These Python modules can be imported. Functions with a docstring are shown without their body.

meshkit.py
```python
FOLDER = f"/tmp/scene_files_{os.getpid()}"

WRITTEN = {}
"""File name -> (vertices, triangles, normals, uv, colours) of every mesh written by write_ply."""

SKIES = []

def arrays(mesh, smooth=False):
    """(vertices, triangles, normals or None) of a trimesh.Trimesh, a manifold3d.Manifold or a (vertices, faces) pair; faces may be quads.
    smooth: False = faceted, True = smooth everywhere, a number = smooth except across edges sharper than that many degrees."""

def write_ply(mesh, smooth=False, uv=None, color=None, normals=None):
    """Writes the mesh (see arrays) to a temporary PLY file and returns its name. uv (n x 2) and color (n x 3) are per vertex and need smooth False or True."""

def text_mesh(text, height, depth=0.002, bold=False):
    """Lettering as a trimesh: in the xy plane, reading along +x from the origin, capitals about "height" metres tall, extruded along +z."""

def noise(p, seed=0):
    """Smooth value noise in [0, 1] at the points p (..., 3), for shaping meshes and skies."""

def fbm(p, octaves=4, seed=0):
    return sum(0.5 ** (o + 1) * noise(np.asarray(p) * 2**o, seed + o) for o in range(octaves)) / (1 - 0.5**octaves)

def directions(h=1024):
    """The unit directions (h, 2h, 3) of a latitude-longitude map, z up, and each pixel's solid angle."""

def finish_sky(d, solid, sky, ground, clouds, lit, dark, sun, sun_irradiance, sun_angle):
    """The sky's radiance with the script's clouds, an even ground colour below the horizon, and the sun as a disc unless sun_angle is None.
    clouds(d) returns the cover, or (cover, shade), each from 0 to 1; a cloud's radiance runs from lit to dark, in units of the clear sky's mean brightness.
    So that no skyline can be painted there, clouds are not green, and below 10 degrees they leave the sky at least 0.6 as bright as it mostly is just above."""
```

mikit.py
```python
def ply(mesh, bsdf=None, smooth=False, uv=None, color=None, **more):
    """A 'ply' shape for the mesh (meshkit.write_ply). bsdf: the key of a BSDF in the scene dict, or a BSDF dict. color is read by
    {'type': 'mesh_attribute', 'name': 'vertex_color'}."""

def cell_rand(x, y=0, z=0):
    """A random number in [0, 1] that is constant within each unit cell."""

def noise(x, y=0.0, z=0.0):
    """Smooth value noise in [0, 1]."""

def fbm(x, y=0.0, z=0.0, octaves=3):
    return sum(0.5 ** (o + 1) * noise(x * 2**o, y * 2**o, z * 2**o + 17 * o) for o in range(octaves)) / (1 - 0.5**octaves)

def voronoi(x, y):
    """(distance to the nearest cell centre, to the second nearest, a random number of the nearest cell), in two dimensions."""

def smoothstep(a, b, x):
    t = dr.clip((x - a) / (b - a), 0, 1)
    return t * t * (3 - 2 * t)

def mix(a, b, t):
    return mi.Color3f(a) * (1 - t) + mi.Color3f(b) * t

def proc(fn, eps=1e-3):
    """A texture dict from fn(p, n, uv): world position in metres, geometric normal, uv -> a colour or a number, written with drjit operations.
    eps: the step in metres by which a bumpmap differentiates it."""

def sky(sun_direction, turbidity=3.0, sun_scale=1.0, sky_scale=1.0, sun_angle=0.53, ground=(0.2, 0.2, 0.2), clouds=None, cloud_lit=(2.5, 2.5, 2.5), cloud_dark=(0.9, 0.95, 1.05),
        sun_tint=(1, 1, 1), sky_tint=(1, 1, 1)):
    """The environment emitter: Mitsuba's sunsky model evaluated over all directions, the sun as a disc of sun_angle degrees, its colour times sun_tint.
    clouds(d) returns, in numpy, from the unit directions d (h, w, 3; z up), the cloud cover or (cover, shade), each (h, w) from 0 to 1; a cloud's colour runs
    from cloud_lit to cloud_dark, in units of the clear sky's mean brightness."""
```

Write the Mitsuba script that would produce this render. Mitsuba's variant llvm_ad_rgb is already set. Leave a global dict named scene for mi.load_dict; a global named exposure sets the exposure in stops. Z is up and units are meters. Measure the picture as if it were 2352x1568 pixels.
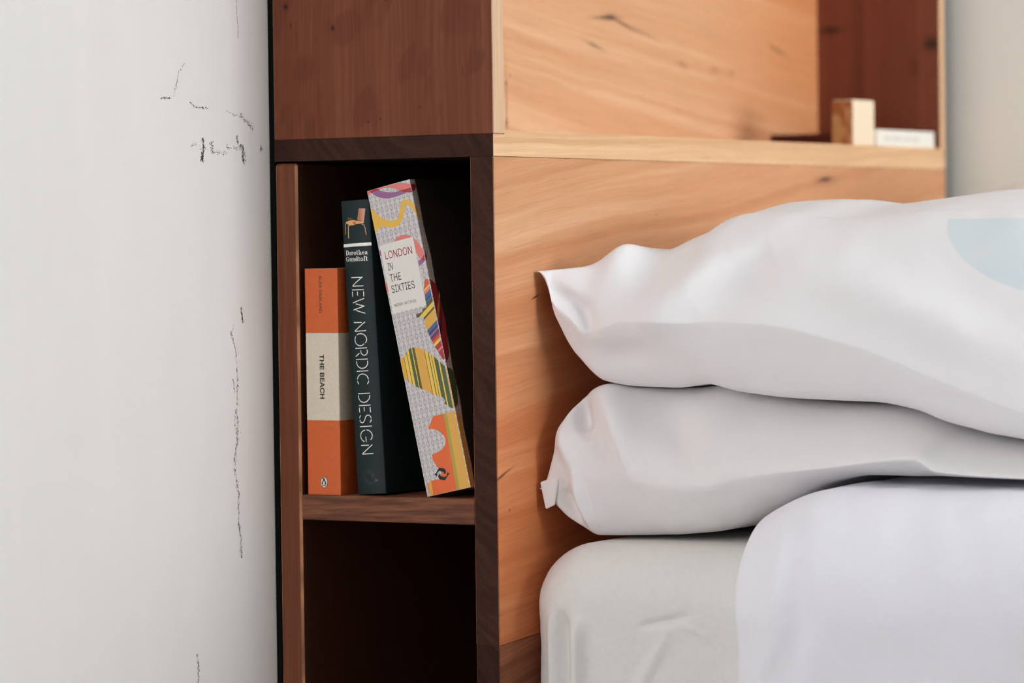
import math, numpy as np, trimesh, shapely, mitsuba as mi, drjit as dr, mikit, meshkit
from shapely.geometry import Polygon, LineString, Point, box as rect
from shapely.ops import unary_union
from shapely import affinity
from mikit import noise, fbm, smoothstep, mix
T4 = mi.ScalarTransform4f
scene, labels = {}, {}
rng = np.random.default_rng(7)

# ------------------------------------------------------------------ camera, light, exposure
exposure = 0.08
CAM = np.array([-2.6623, -1.5741, 0.7624])
YAW, PITCH, ROLL, FOCAL = 0.5294, 0.0267, 0.0130, 8191.67
fwd = np.array([math.cos(YAW) * math.cos(PITCH), math.sin(YAW) * math.cos(PITCH), -math.sin(PITCH)])
rgt = np.array([math.sin(YAW), -math.cos(YAW), 0.0])
dwn = np.cross(fwd, rgt)
dwn2 = dwn * math.cos(ROLL) - rgt * math.sin(ROLL)
scene['camera'] = {'type': 'thinlens', 'fov': math.degrees(2 * math.atan(1176 / FOCAL)), 'fov_axis': 'x', 'near_clip': 0.05, 'far_clip': 50.0,
                   'aperture_radius': 0.015, 'focus_distance': 3.12,
                   'to_world': T4().look_at(origin=CAM.tolist(), target=(CAM + fwd).tolist(), up=(-dwn2).tolist())}
WINDOW = dict(x0=-0.28, x1=0.95, z0=0.60, z1=2.35, y=-3.3)       # the large window opposite the headboard
DAYLIGHT = (11.2, 11.5, 11.9)
WINDOW2 = dict(x=-3.4, y0=-0.16, y1=0.20, z0=0.30, z1=2.2)        # unseen window added as fill for the faces looking left, next to the corner
DAYLIGHT2 = (22.0, 22.2, 23.4)
WALL_Y = 0.234

# ------------------------------------------------------------------ helpers
def numbered(key):
    if key not in scene and key not in labels:
        return key
    n = 1
    while f'{key}_{n:03d}' in scene or f'{key}_{n:03d}' in labels:
        n += 1
    return f'{key}_{n:03d}'
def thing(name, label, cat, group=None):
    key = numbered(name); labels[key] = {'label': label, 'category': cat}
    if group: labels[key]['group'] = group
    return key
def obj(name, mesh, mat, parent=None, smooth=False, label=None, **more):
    key = numbered(f'{parent}__{name}' if parent else name)
    scene[key] = mikit.ply(mesh, mat, smooth=smooth, **more)
    if label: labels[key] = {'label': label}
    return key
def struct(name, mesh, mat, smooth=False, **more):
    scene[name] = mikit.ply(mesh, mat, smooth=smooth, **more); labels[name] = {'kind': 'structure'}
    return name
def box(x0, x1, y0, y1, z0, z1, bevel=0.0):
    if not bevel:
        m = trimesh.creation.box((x1 - x0, y1 - y0, z1 - z0)); m.apply_translation(((x0 + x1) / 2, (y0 + y1) / 2, (z0 + z1) / 2)); return m
    b, pts = bevel, []
    for x, sx in ((x0, 1), (x1, -1)):
        for y, sy in ((y0, 1), (y1, -1)):
            for z, sz in ((z0, 1), (z1, -1)):
                pts += [(x + sx * b, y + sy * b, z), (x + sx * b, y, z + sz * b), (x, y + sy * b, z + sz * b)]
    return trimesh.convex.convex_hull(np.array(pts))
def join(*ms): return trimesh.util.concatenate(list(ms))
def sstep(a, b, x):
    t = np.clip((x - a) / (b - a), 0, 1); return t * t * (3 - 2 * t)
def gauss(x, c, w): return np.exp(-((x - c) / w) ** 2)
def curve(pts):
    from scipy.interpolate import PchipInterpolator
    p = np.array(sorted(pts)); f = PchipInterpolator(p[:, 0], p[:, 1]); lo, hi = p[0, 0], p[-1, 0]
    return lambda x: f(np.clip(x, lo, hi))
def grid_faces(nu, nv, close_u=False):
    i, j = np.meshgrid(np.arange(nu if close_u else nu - 1), np.arange(nv - 1), indexing='ij')
    i2 = (i + 1) % nu
    return np.stack([i * nv + j, i2 * nv + j, i2 * nv + j + 1, i * nv + j + 1], -1).reshape(-1, 4)
def tri_mesh(v, quads):
    f = np.vstack([quads[:, [0, 1, 2]], quads[:, [0, 2, 3]]])
    return trimesh.Trimesh(np.asarray(v, float), f, process=False)

# ------------------------------------------------------------------ materials
def rgb(c): return {'type': 'rgb', 'value': list(c)}
def srgb(r, g, b):
    return tuple(((c / 255) / 12.92 if c <= 10 else ((c / 255 + 0.055) / 1.055) ** 2.4) for c in (r, g, b))
def two(b): return {'type': 'twosided', 'nested': b}
def matte(c): return two({'type': 'diffuse', 'reflectance': rgb(c) if isinstance(c, tuple) else c})
def satin(c, rough=0.4, spec=0.4): return two({'type': 'principled', 'base_color': rgb(c) if isinstance(c, tuple) else c, 'roughness': rough, 'specular': spec})

def wood(base, light, dark, along='x', slope=0.0, bend=0.02, fibre=900.0, band=45.0, marks=(), end=None, rough=0.45, spec=0.35, front=None, streak=0.5, fig=0.0, redden=None, grit=0.28, hdir='z', edge_glint=None, under_shade=None):
    """Wood with its grain along x or z; end: the colour of end grain (faces that look along x); front: the colour of the faces that look along y."""
    def fn(p, n, uv):
        if along == 'x':
            a, b = p.x, p.z - slope * p.x + 0.6 * p.y
        else:
            a, b = p.z, p.y + 0.8 * p.x - slope * p.z
        w = b + bend * (fbm(a * 2.2 + 3, b * 9 + 5, 1.7, octaves=2) - 0.5) + 0.004 * (fbm(a * 14, b * 40, 4.0, octaves=2) - 0.5)
        broad = fbm(w * band, a * 1.1, 7.0, octaves=3)
        mid = fbm(w * band * 4.5, a * 3.0, 2.0, octaves=2)
        fine = fbm(w * fibre, a * 22.0, 1.0, octaves=2)
        pores = smoothstep(0.66, 0.86, noise(w * fibre * 1.3, a * 40.0, 9.0))
        c = mix(base, light, smoothstep(0.42, 0.72, broad * 0.6 + mid * 0.4))
        c = mix(c, dark, streak * smoothstep(0.52, 0.8, fbm(w * band * 2.1 + 40, a * 0.8, 3.0, octaves=3)))
        if redden is not None:                                       # redder towards the bottom; with hdir x, towards the right
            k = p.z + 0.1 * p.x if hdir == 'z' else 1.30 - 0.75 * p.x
            c = c * mix((1, 1, 1), redden, smoothstep(0.80, 0.56, k + 0.05 * (broad - 0.5)))
        if fig:
            c = mix(c, dark, fig * smoothstep(0.56, 0.72, fbm(p.y * 55 + 0.3 * p.z * 55, p.z * 26, 5.0, octaves=2)))
        c = c * (1 - 0.5 * grit + grit * fine) * (1 - 0.4 * grit * pores)
        for (a0, b0, ra, rb, ang, k) in marks:                      # knots, gum veins and nail holes, in metres on the board
            ca, sa = math.cos(ang), math.sin(ang)
            h, q = (p.x if along == 'x' else p.y) - a0, p.z - b0
            d = dr.square((h * ca + q * sa) / ra) + dr.square((-h * sa + q * ca) / rb)
            c = mix(c, (0.012, 0.009, 0.008), k * dr.exp(-d))
        if end is not None:
            q = p.y * 0.75 + p.z * 0.65
            r = p.y * 0.65 - p.z * 0.75
            e = fbm(r * 190 + 8 * noise(q * 22, r * 18, 2.0), q * 26, 6.0, octaves=3)
            ec = mi.Color3f(end) * (0.62 + 0.85 * e) * (0.9 + 0.2 * noise(q * 700, r * 700, 2.0))
            t = smoothstep(0.6, 0.8, dr.abs(n.x))
            c = c * (1 - t) + ec * t
        if front is not None:
            t = smoothstep(0.6, 0.8, dr.abs(n.y))
            c = c * (1 - t) + mi.Color3f(front) * (0.9 + 0.2 * fine) * t
        if edge_glint is not None:                                           # pale highlight put into the colour along the edge
            t = smoothstep(0.25, 0.4, dr.abs(n.x * n.y))
            c = c * (1 - t) + mi.Color3f(edge_glint) * (0.55 + 0.9 * noise(p.z * 60, 2.0, 1.0)) * t
        if under_shade is not None:  # downward faces darkened: shade put into the colour
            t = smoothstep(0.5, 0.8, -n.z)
            c = c * (1 - t) + mi.Color3f(under_shade) * t
        return c
    return satin(mikit.proc(fn), rough, spec)

MARKS_FRONT = [(0.67, 0.827, 0.016, 0.0025, 0.05, 0.85), (0.67, 0.823, 0.03, 0.006, 0.05, 0.18), (0.006, 0.562, 0.010, 0.0012, 0.35, 0.8), (0.016, 0.566, 0.012, 0.0008, 0.3, 0.55),
               (0.020, 0.532, 0.0012, 0.0010, 0, 0.8), (0.069, 0.717, 0.006, 0.0008, 0.3, 0.95), (0.30, 0.79, 0.004, 0.0004, 0.1, 0.4), (0.012, 0.852, 0.003, 0.0006, 0.1, 0.35)]
MARKS_BACK = [(0.478, 0.990, 0.026, 0.0020, 0.05, 0.75), (0.512, 0.985, 0.030, 0.0016, -0.22, 0.70), (0.485, 0.991, 0.010, 0.0035, 0.1, 0.5), (0.560, 0.977, 0.030, 0.0012, -0.2, 0.4),
              (0.451, 0.961, 0.018, 0.0016, -0.2, 0.6), (0.640, 0.949, 0.010, 0.003, -0.2, 0.35), (0.713, 0.946, 0.009, 0.003, 0, 0.3), (0.752, 0.944, 0.007, 0.003, 0, 0.28),
              (0.865, 0.973, 0.022, 0.0022, -0.22, 0.5), (0.277, 0.900, 0.0012, 0.030, 0, 0.55), (0.2765, 0.880, 0.0022, 0.004, 0, 0.7), (0.277, 0.918, 0.0018, 0.002, 0, 0.6), (0.284, 0.925, 0.002, 0.002, 0, 0.3)]
MARKS_PANEL = [(0.214, 0.979, 0.0022, 0.0022, 0, 0.95), (0.164, 0.958, 0.0018, 0.0022, 0, 0.95), (0.209, 0.962, 0.0007, 0.003, 0, 0.8), (0.128, 0.874, 0.0014, 0.0007, 0, 0.9), (0.115, 0.876, 0.0008, 0.0009, 0, 0.9),
               (0.074, 0.885, 0.0007, 0.0007, 0, 0.8), (0.03, 0.915, 0.0005, 0.004, 0, 0.7), (0.108, 0.98, 0.0006, 0.001, 0, 0.8)]
MARKS_RIGHT = [(0.009, 0.979, 0.010, 0.007, 0, 0.95), (0.132, 0.999, 0.013, 0.0035, 0, 0.9), (0.03, 0.955, 0.006, 0.012, 0, 0.35)]
ORANGE, ORANGE_L, ORANGE_D = (0.60, 0.300, 0.155), (0.68, 0.385, 0.220), (0.48, 0.195, 0.088)
scene['wood_front'] = wood(ORANGE, ORANGE_L, ORANGE_D, 'x', slope=0.13, bend=0.035, band=34, marks=MARKS_FRONT, end=(0.046, 0.0175, 0.0110), spec=0.08, redden=(1.04, 0.69, 0.50), grit=0.15, streak=0.4)
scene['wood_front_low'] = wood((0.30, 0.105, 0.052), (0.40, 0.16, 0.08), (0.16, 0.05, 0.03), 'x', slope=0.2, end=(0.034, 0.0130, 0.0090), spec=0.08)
scene['wood_ledge'] = wood((0.70, 0.43, 0.24), (0.78, 0.51, 0.30), (0.56, 0.30, 0.15), 'x', slope=0.02, bend=0.03, band=60, grit=0.16, under_shade=(0.02, 0.01, 0.007), end=(0.038, 0.0150, 0.0100), spec=0.08)
scene['wood_recess'] = wood((0.68, 0.36, 0.19), (0.76, 0.45, 0.265), (0.58, 0.26, 0.12), 'x', slope=-0.10, bend=0.03, band=36, marks=MARKS_BACK, redden=(1.06, 0.85, 0.68), hdir='x', grit=0.15, streak=0.4)  # redder right end: bounce off the end panel is put into the colour
scene['wood_panel'] = wood((0.158, 0.047, 0.023), (0.182, 0.059, 0.029), (0.128, 0.035, 0.018), 'z', bend=0.02, band=70, grit=0.24, streak=0.35, marks=MARKS_PANEL, front=(0.62, 0.41, 0.265), fig=0.55, spec=0.12)
scene['wood_right'] = wood((0.22, 0.062, 0.036), (0.28, 0.088, 0.05), (0.12, 0.032, 0.022), 'z', bend=0.02, band=50, marks=MARKS_RIGHT, front=(0.74, 0.47, 0.26))
scene['wood_stile'] = wood((0.150, 0.047, 0.024), (0.21, 0.075, 0.037), (0.09, 0.028, 0.016), 'z', bend=0.01, band=90, edge_glint=(0.40, 0.19, 0.10), front=(0.065, 0.024, 0.014), spec=0.12)  # inner face darker: the niche shade is put into its colour
scene['wood_shelf'] = wood((0.34, 0.145, 0.076), (0.44, 0.20, 0.10), (0.16, 0.06, 0.035), 'x', end=None)
def shelf_edge(p, n, uv):
    w = p.z + 0.04 * p.y
    g = fbm(w * 420, p.y * 26, 3.0, octaves=3); f = noise(w * 1500, p.y * 130, 1.0)
    return mix((0.105, 0.036, 0.020), (0.20, 0.075, 0.038), smoothstep(0.2, 0.8, g)) * (0.85 + 0.3 * f)
scene['wood_shelf'] = satin(mikit.proc(shelf_edge), 0.55, 0.2)
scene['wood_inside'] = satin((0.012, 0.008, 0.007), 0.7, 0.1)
scene['black_backing'] = matte((0.006, 0.007, 0.006))
def plaster(p, n, uv):
    m = fbm(p.x * 3 + p.y, p.z * 3, 2.0, octaves=3); t = fbm(p.x * 40, p.z * 9, 5.0, octaves=2)
    return mi.Color3f(0.785, 0.758, 0.73) * (0.965 + 0.045 * m + 0.03 * t)
scene['plaster'] = matte(mikit.proc(plaster))
scene['room_paint'] = matte((0.36, 0.36, 0.36))
scene['ceiling_paint'] = matte((0.54, 0.545, 0.55))
scene['side_paint'] = matte((0.79, 0.82, 0.765))
scene['room_floor'] = wood((0.24, 0.2, 0.16), (0.3, 0.25, 0.2), (0.16, 0.13, 0.1), 'x')
scene['scuff'] = matte((0.065, 0.063, 0.06))
scene['window_paint'] = matte((0.82, 0.82, 0.80))
def linen(base, amount=0.02):
    def fn(p, n, uv):
        return mi.Color3f(base) * (1 - amount + 2 * amount * fbm(p.x * 260 + p.y * 200, p.z * 300, p.y * 230, octaves=2))
    return fn
scene['cotton_sheet'] = matte(mikit.proc(linen((0.74, 0.725, 0.695), 0.03)))
scene['cotton_duvet'] = matte(mikit.proc(linen((0.84, 0.84, 0.89), 0.012)))
scene['cotton_far'] = matte((0.86, 0.80, 0.78))
scene['cotton_lower'] = matte(mikit.proc(linen((0.81, 0.795, 0.79), 0.012)))

# ------------------------------------------------------------------ the room
X0, X1, Y0, Y1, ZC = -3.4, 1.004, WINDOW['y'], WALL_Y, 2.6
struct('floor', box(X0 - 0.1, X1 + 0.1, Y0 - 0.1, Y1 + 0.1, -0.05, 0.0), 'room_floor')
struct('ceiling', box(X0 - 0.1, X1 + 0.1, Y0 - 0.1, Y1 + 0.1, ZC, ZC + 0.1), 'ceiling_paint')
struct('wall_back', box(X0 - 0.1, X1 + 0.1, Y1, Y1 + 0.1, 0, ZC), 'plaster')
V_ = WINDOW2
struct('wall_left', join(box(X0 - 0.1, X0, Y0, V_['y0'], 0, ZC), box(X0 - 0.1, X0, V_['y1'], Y1, 0, ZC), box(X0 - 0.1, X0, V_['y0'], V_['y1'], 0, V_['z0']), box(X0 - 0.1, X0, V_['y0'], V_['y1'], V_['z1'], ZC)), 'room_paint')
struct('wall_right', box(X1, X1 + 0.1, Y0, Y1, 0, ZC), 'side_paint')
W_ = WINDOW
struct('wall_front', join(box(X0 - 0.1, W_['x0'], Y0 - 0.1, Y0, 0, ZC), box(W_['x1'], X1 + 0.1, Y0 - 0.1, Y0, 0, ZC),
                          box(W_['x0'], W_['x1'], Y0 - 0.1, Y0, 0, W_['z0']), box(W_['x0'], W_['x1'], Y0 - 0.1, Y0, W_['z1'], ZC)), 'room_paint')
struct('window_1', join(*[box(a, b, Y0 - 0.06, Y0 - 0.005, W_['z0'], W_['z1']) for a, b in ((W_['x0'], W_['x0'] + 0.05), (W_['x1'] - 0.05, W_['x1']), ((W_['x0'] + W_['x1']) / 2 - 0.025, (W_['x0'] + W_['x1']) / 2 + 0.025))],
                        box(W_['x0'], W_['x1'], Y0 - 0.06, Y0 - 0.005, W_['z0'], W_['z0'] + 0.05), box(W_['x0'], W_['x1'], Y0 - 0.06, Y0 - 0.005, W_['z1'] - 0.05, W_['z1'])), 'window_paint')
struct('fill_window_2', join(*[box(X0 - 0.06, X0 - 0.005, a, c, V_['z0'], V_['z1']) for a, c in ((V_['y0'], V_['y0'] + 0.04), (V_['y1'] - 0.04, V_['y1']))],
                        *[box(X0 - 0.06, X0 - 0.005, V_['y0'], V_['y1'], a, c) for a, c in ((V_['z0'], V_['z0'] + 0.04), (V_['z1'] - 0.04, V_['z1']))]), 'window_paint')
def pane(win, corners, light):                                       # emitting pane: daylight for the large window, added fill for the second
    obj('pane', tri_mesh(np.array(corners), np.array([[0, 1, 2, 3]])), 'window_paint', win, emitter={'type': 'area', 'radiance': rgb(light)})
wm = (W_['x0'] + W_['x1']) / 2
for a, c in ((W_['x0'] + 0.05, wm - 0.025), (wm + 0.025, W_['x1'] - 0.05)):
    pane('window_1', [(a, Y0 - 0.03, W_['z0'] + 0.05), (a, Y0 - 0.03, W_['z1'] - 0.05), (c, Y0 - 0.03, W_['z1'] - 0.05), (c, Y0 - 0.03, W_['z0'] + 0.05)], DAYLIGHT)
a, c = V_['y0'] + 0.04, V_['y1'] - 0.04
pane('fill_window_2', [(X0 - 0.03, a, V_['z0'] + 0.04), (X0 - 0.03, c, V_['z0'] + 0.04), (X0 - 0.03, c, V_['z1'] - 0.04), (X0 - 0.03, a, V_['z1'] - 0.04)], DAYLIGHT2)

# scuffs on the plaster: clusters of small black flecks along a stroke, (x, z) on the wall in metres
SCUFFS = [([(-0.0487,0.9835),(-0.0483,0.972),(-0.0466,0.9605),(-0.0468,0.9497)],0.00015,260,0.00022,3.0),([(-0.1282,0.9247),(-0.1375,0.9168),(-0.1416,0.9054)],0.0005,90,0.00035,2.4),([(-0.1416,0.9054),(-0.1458,0.8951)],0.001,50,0.00028,2.2),([(-0.1643,0.8927),(-0.1611,0.8939),(-0.149,0.8935)],0.00045,60,0.0005,2.2),([(-0.1213,0.8913),(-0.1149,0.8873),(-0.094,0.8864)],0.00045,60,0.00045,2.6),([(-0.0674,0.8848),(-0.0527,0.8813),(-0.0426,0.8796)],0.0008,30,0.00045,2.0),([(-0.0446,0.8826),(-0.0379,0.8778),(-0.0244,0.8703)],0.0012,90,0.0005,2.2),([(-0.1019,0.8599),(-0.1028,0.8496),(-0.105,0.8401)],0.0012,150,0.0006,2.6),([(-0.1217,0.8531),(-0.1119,0.8552)],0.0006,20,0.0004,2.0),([(-0.0908,0.858),(-0.088,0.847)],0.0014,70,0.0005,2.0),([(-0.0689,0.8529),(-0.0535,0.8524),(-0.0433,0.8533)],0.0009,46,0.0005,1.8),([(-0.087,0.848),(-0.067,0.8475)],0.0009,44,0.0005,1.8),([(-0.0512,0.8632),(-0.0493,0.8563)],0.0006,40,0.0005,2.6),([(-0.0452,0.8564),(-0.0405,0.8507),(-0.0417,0.8379)],0.0016,130,0.0006,2.4),([(-0.013,0.856),(-0.0125,0.8505)],0.001,36,0.0005,2.2),([(-0.0484,0.7114),(-0.0461,0.697)],0.0007,70,0.0005,2.8),([(-0.0596,0.695),(-0.0645,0.6886),(-0.0581,0.6749),(-0.0554,0.6516),(-0.056,0.6284),(-0.0611,0.6132),(-0.0569,0.5937)],0.0007,260,0.00038,3.2),([(-0.0622,0.648),(-0.0605,0.6364)],0.0005,40,0.0004,2.8),([(-0.0575,0.6208),(-0.0555,0.5975),(-0.0621,0.5746),(-0.0611,0.563),(-0.0561,0.5472),(-0.0574,0.524),(-0.0538,0.5044),(-0.0536,0.4889)],0.001,420,0.00042,3.2),([(-0.1236,0.4101),(-0.1213,0.3973),(-0.1223,0.3848)],0.0007,80,0.00042,3.0)]
for stroke, width, count, size, aspect in SCUFFS:
    p = np.array(stroke); seg = np.linalg.norm(np.diff(p, axis=0), axis=1); cum = np.concatenate([[0], np.cumsum(seg)])
    fl = []
    for s in rng.random(int(count * 0.8)) * cum[-1]:
        k = min(np.searchsorted(cum, s, 'right') - 1, len(seg) - 1); d = (p[k + 1] - p[k]) / seg[k]
        c = p[k] + d * (s - cum[k]) + np.array([-d[1], d[0]]) * rng.normal(0, width)
        r = size * (0.25 + 0.70 * rng.random()); ang = math.atan2(d[1], d[0]) + rng.normal(0, 0.35)
        q = [(c[0] + r * (aspect * math.cos(t) * math.cos(ang) - math.sin(t) * math.sin(ang)) * (0.7 + 0.5 * rng.random()), Y1 - 0.0001,
              c[1] + r * (aspect * math.cos(t) * math.sin(ang) + math.sin(t) * math.cos(ang)) * (0.7 + 0.5 * rng.random())) for t in np.linspace(0, 2 * math.pi, 7)[:-1]]
        n0 = 6 * len(fl); fl.append((q, [(n0, n0 + i, n0 + i + 1) for i in range(1, 5)]))
    v = np.array([x for q, _ in fl for x in q]); f = np.array([x for _, t in fl for x in t])
    obj('scuff_mark', trimesh.Trimesh(v, f, process=False), 'scuff', 'wall_back', label='dark scuff mark on the white plaster')

# ------------------------------------------------------------------ headboard with niches
W, T = 0.979, 0.2284
LEDGE, PANEL_FOOT, UNDER = 0.8636, 0.860, 0.8408
hb = thing('headboard', 'oiled timber headboard with a bookshelf niche in its end and an open ledge above', 'headboard')
led = Polygon([(0, UNDER), (W, UNDER), (W, PANEL_FOOT), (W - 0.012, PANEL_FOOT), (W - 0.012, LEDGE), (0.019, LEDGE), (0.019, PANEL_FOOT), (0, PANEL_FOOT)])
m = trimesh.creation.extrude_polygon(led, T, engine='earcut'); m.apply_transform(np.array([[1, 0, 0, 0], [0, 0, -1, T], [0, 1, 0, 0], [0, 0, 0, 1.0]]))
obj('ledge', m, 'wood_ledge', hb, label='pale ledge board with dark end grain')
def slab(poly, y0, y1, bevel=0.0007):
    def ring(o, y):
        q = np.array(poly.buffer(-o, join_style=2).exterior.coords)[:-1]; return np.column_stack([q[:, 0], np.full(len(q), y), q[:, 1]])
    return trimesh.convex.convex_hull(np.vstack([ring(bevel, y0), ring(0, y0 + bevel), ring(0, y1 - bevel), ring(bevel, y1)]))
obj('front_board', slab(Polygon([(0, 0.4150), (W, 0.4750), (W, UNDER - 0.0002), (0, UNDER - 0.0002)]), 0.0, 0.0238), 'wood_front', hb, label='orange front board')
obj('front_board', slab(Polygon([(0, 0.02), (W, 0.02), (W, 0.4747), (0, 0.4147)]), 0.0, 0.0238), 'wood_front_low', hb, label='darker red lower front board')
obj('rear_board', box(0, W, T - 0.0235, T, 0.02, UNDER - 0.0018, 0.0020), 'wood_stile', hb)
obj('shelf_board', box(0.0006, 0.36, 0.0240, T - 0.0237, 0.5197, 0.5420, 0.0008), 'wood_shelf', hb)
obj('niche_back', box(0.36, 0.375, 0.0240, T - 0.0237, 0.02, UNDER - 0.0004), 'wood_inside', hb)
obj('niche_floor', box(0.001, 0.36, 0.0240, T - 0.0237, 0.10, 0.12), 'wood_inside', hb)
obj('backing_strip', box(0.0004, W - 0.001, T, WALL_Y - 0.0002, 0.0, 1.35), 'black_backing', hb, label='black strip between headboard and wall')
obj('end_panel', box(0, 0.0188, -0.0005, T, PANEL_FOOT + 0.0002, 1.35, 0.0007), 'wood_panel', hb, label='brown vertical-grained end panel with a pale front edge')
obj('end_panel', box(W - 0.012, W, 0.0, T, PANEL_FOOT + 0.0002, 1.35, 0.0006), 'wood_right', hb, label='dark red end panel of the recess')
obj('recess_back', box(0.0190, W - 0.0122, 0.1483, 0.163, LEDGE + 0.0002, 1.35), 'wood_recess', hb, label='orange back board of the recess')
obj('top_board', box(0, W, 0, T, 1.3502, 1.372, 0.001), 'wood_ledge', hb)
obj('plinth', box(0.02, W - 0.02, 0.002, T - 0.002, 0.0, 0.0198), 'wood_inside', hb)

# ------------------------------------------------------------------ books in the niche
class Book:
    """A book standing on the shelf: spine coordinates s (to the right), t (up), h (out of the spine), in mm; lean tips its head to the left."""
    def __init__(self, key, x, y, z, lean, w, t, bulge):
        self.key, self.x, self.y, self.z, self.a, self.w, self.t, self.bulge = key, x, y, z, math.radians(lean), w, t, bulge
    def bow(self, s): return self.bulge * (1 - np.clip((2 * s / self.w - 1), -1, 1) ** 2)
    def place(self, stx):                                            # (s, t, depth into the shelf)
        s, t, d = np.asarray(stx, float).T / 1000
        return np.column_stack([self.x + d, self.y - (s * math.cos(self.a) - t * math.sin(self.a)), self.z + s * math.sin(self.a) + t * math.cos(self.a)])
    def plate(self, poly, t0, t1, mat, name, label=None, bevel=0):
        """poly in (s, depth), extruded from t0 to t1."""
        m = trimesh.creation.extrude_polygon(poly, t1 - t0, engine='earcut'); v = m.vertices
        m = trimesh.Trimesh(self.place(np.column_stack([v[:, 0], v[:, 2] + t0, v[:, 1]])), m.faces, process=False)
        m.fix_normals()
        return obj(name, m, mat, self.key, smooth=25, label=label)
    def print(self, poly, mat, name, layer=1, label=None, clip=True):
        if clip: poly = poly.intersection(rect(0.15, 0.2, self.w - 0.15, self.t - 0.2))
        ms = []
        for g in getattr(poly, 'geoms', [poly]):
            if g.geom_type != 'Polygon' or g.area < 1e-3: continue
            v, f = trimesh.creation.triangulate_polygon(g, engine='earcut')
            v, f = trimesh.remesh.subdivide_to_size(np.column_stack([v, np.zeros(len(v))]), f, 3.0, max_iter=12)
            ms.append(trimesh.Trimesh(self.place(np.column_stack([v[:, 0], v[:, 1], -self.bow(v[:, 0]) - 0.03 - 0.045 * layer])), f, process=False))
        if ms: return obj(name, join(*ms), mat, self.key, label=label)
    def on_cover(self, poly, mat, name):                             # poly in (depth, t) on the right-hand cover
        v, f = trimesh.creation.triangulate_polygon(poly, engine='earcut')
        return obj(name, trimesh.Trimesh(self.place(np.column_stack([np.full(len(v), self.w + 0.06), v[:, 1], v[:, 0]])), f, process=False), mat, self.key)
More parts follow.
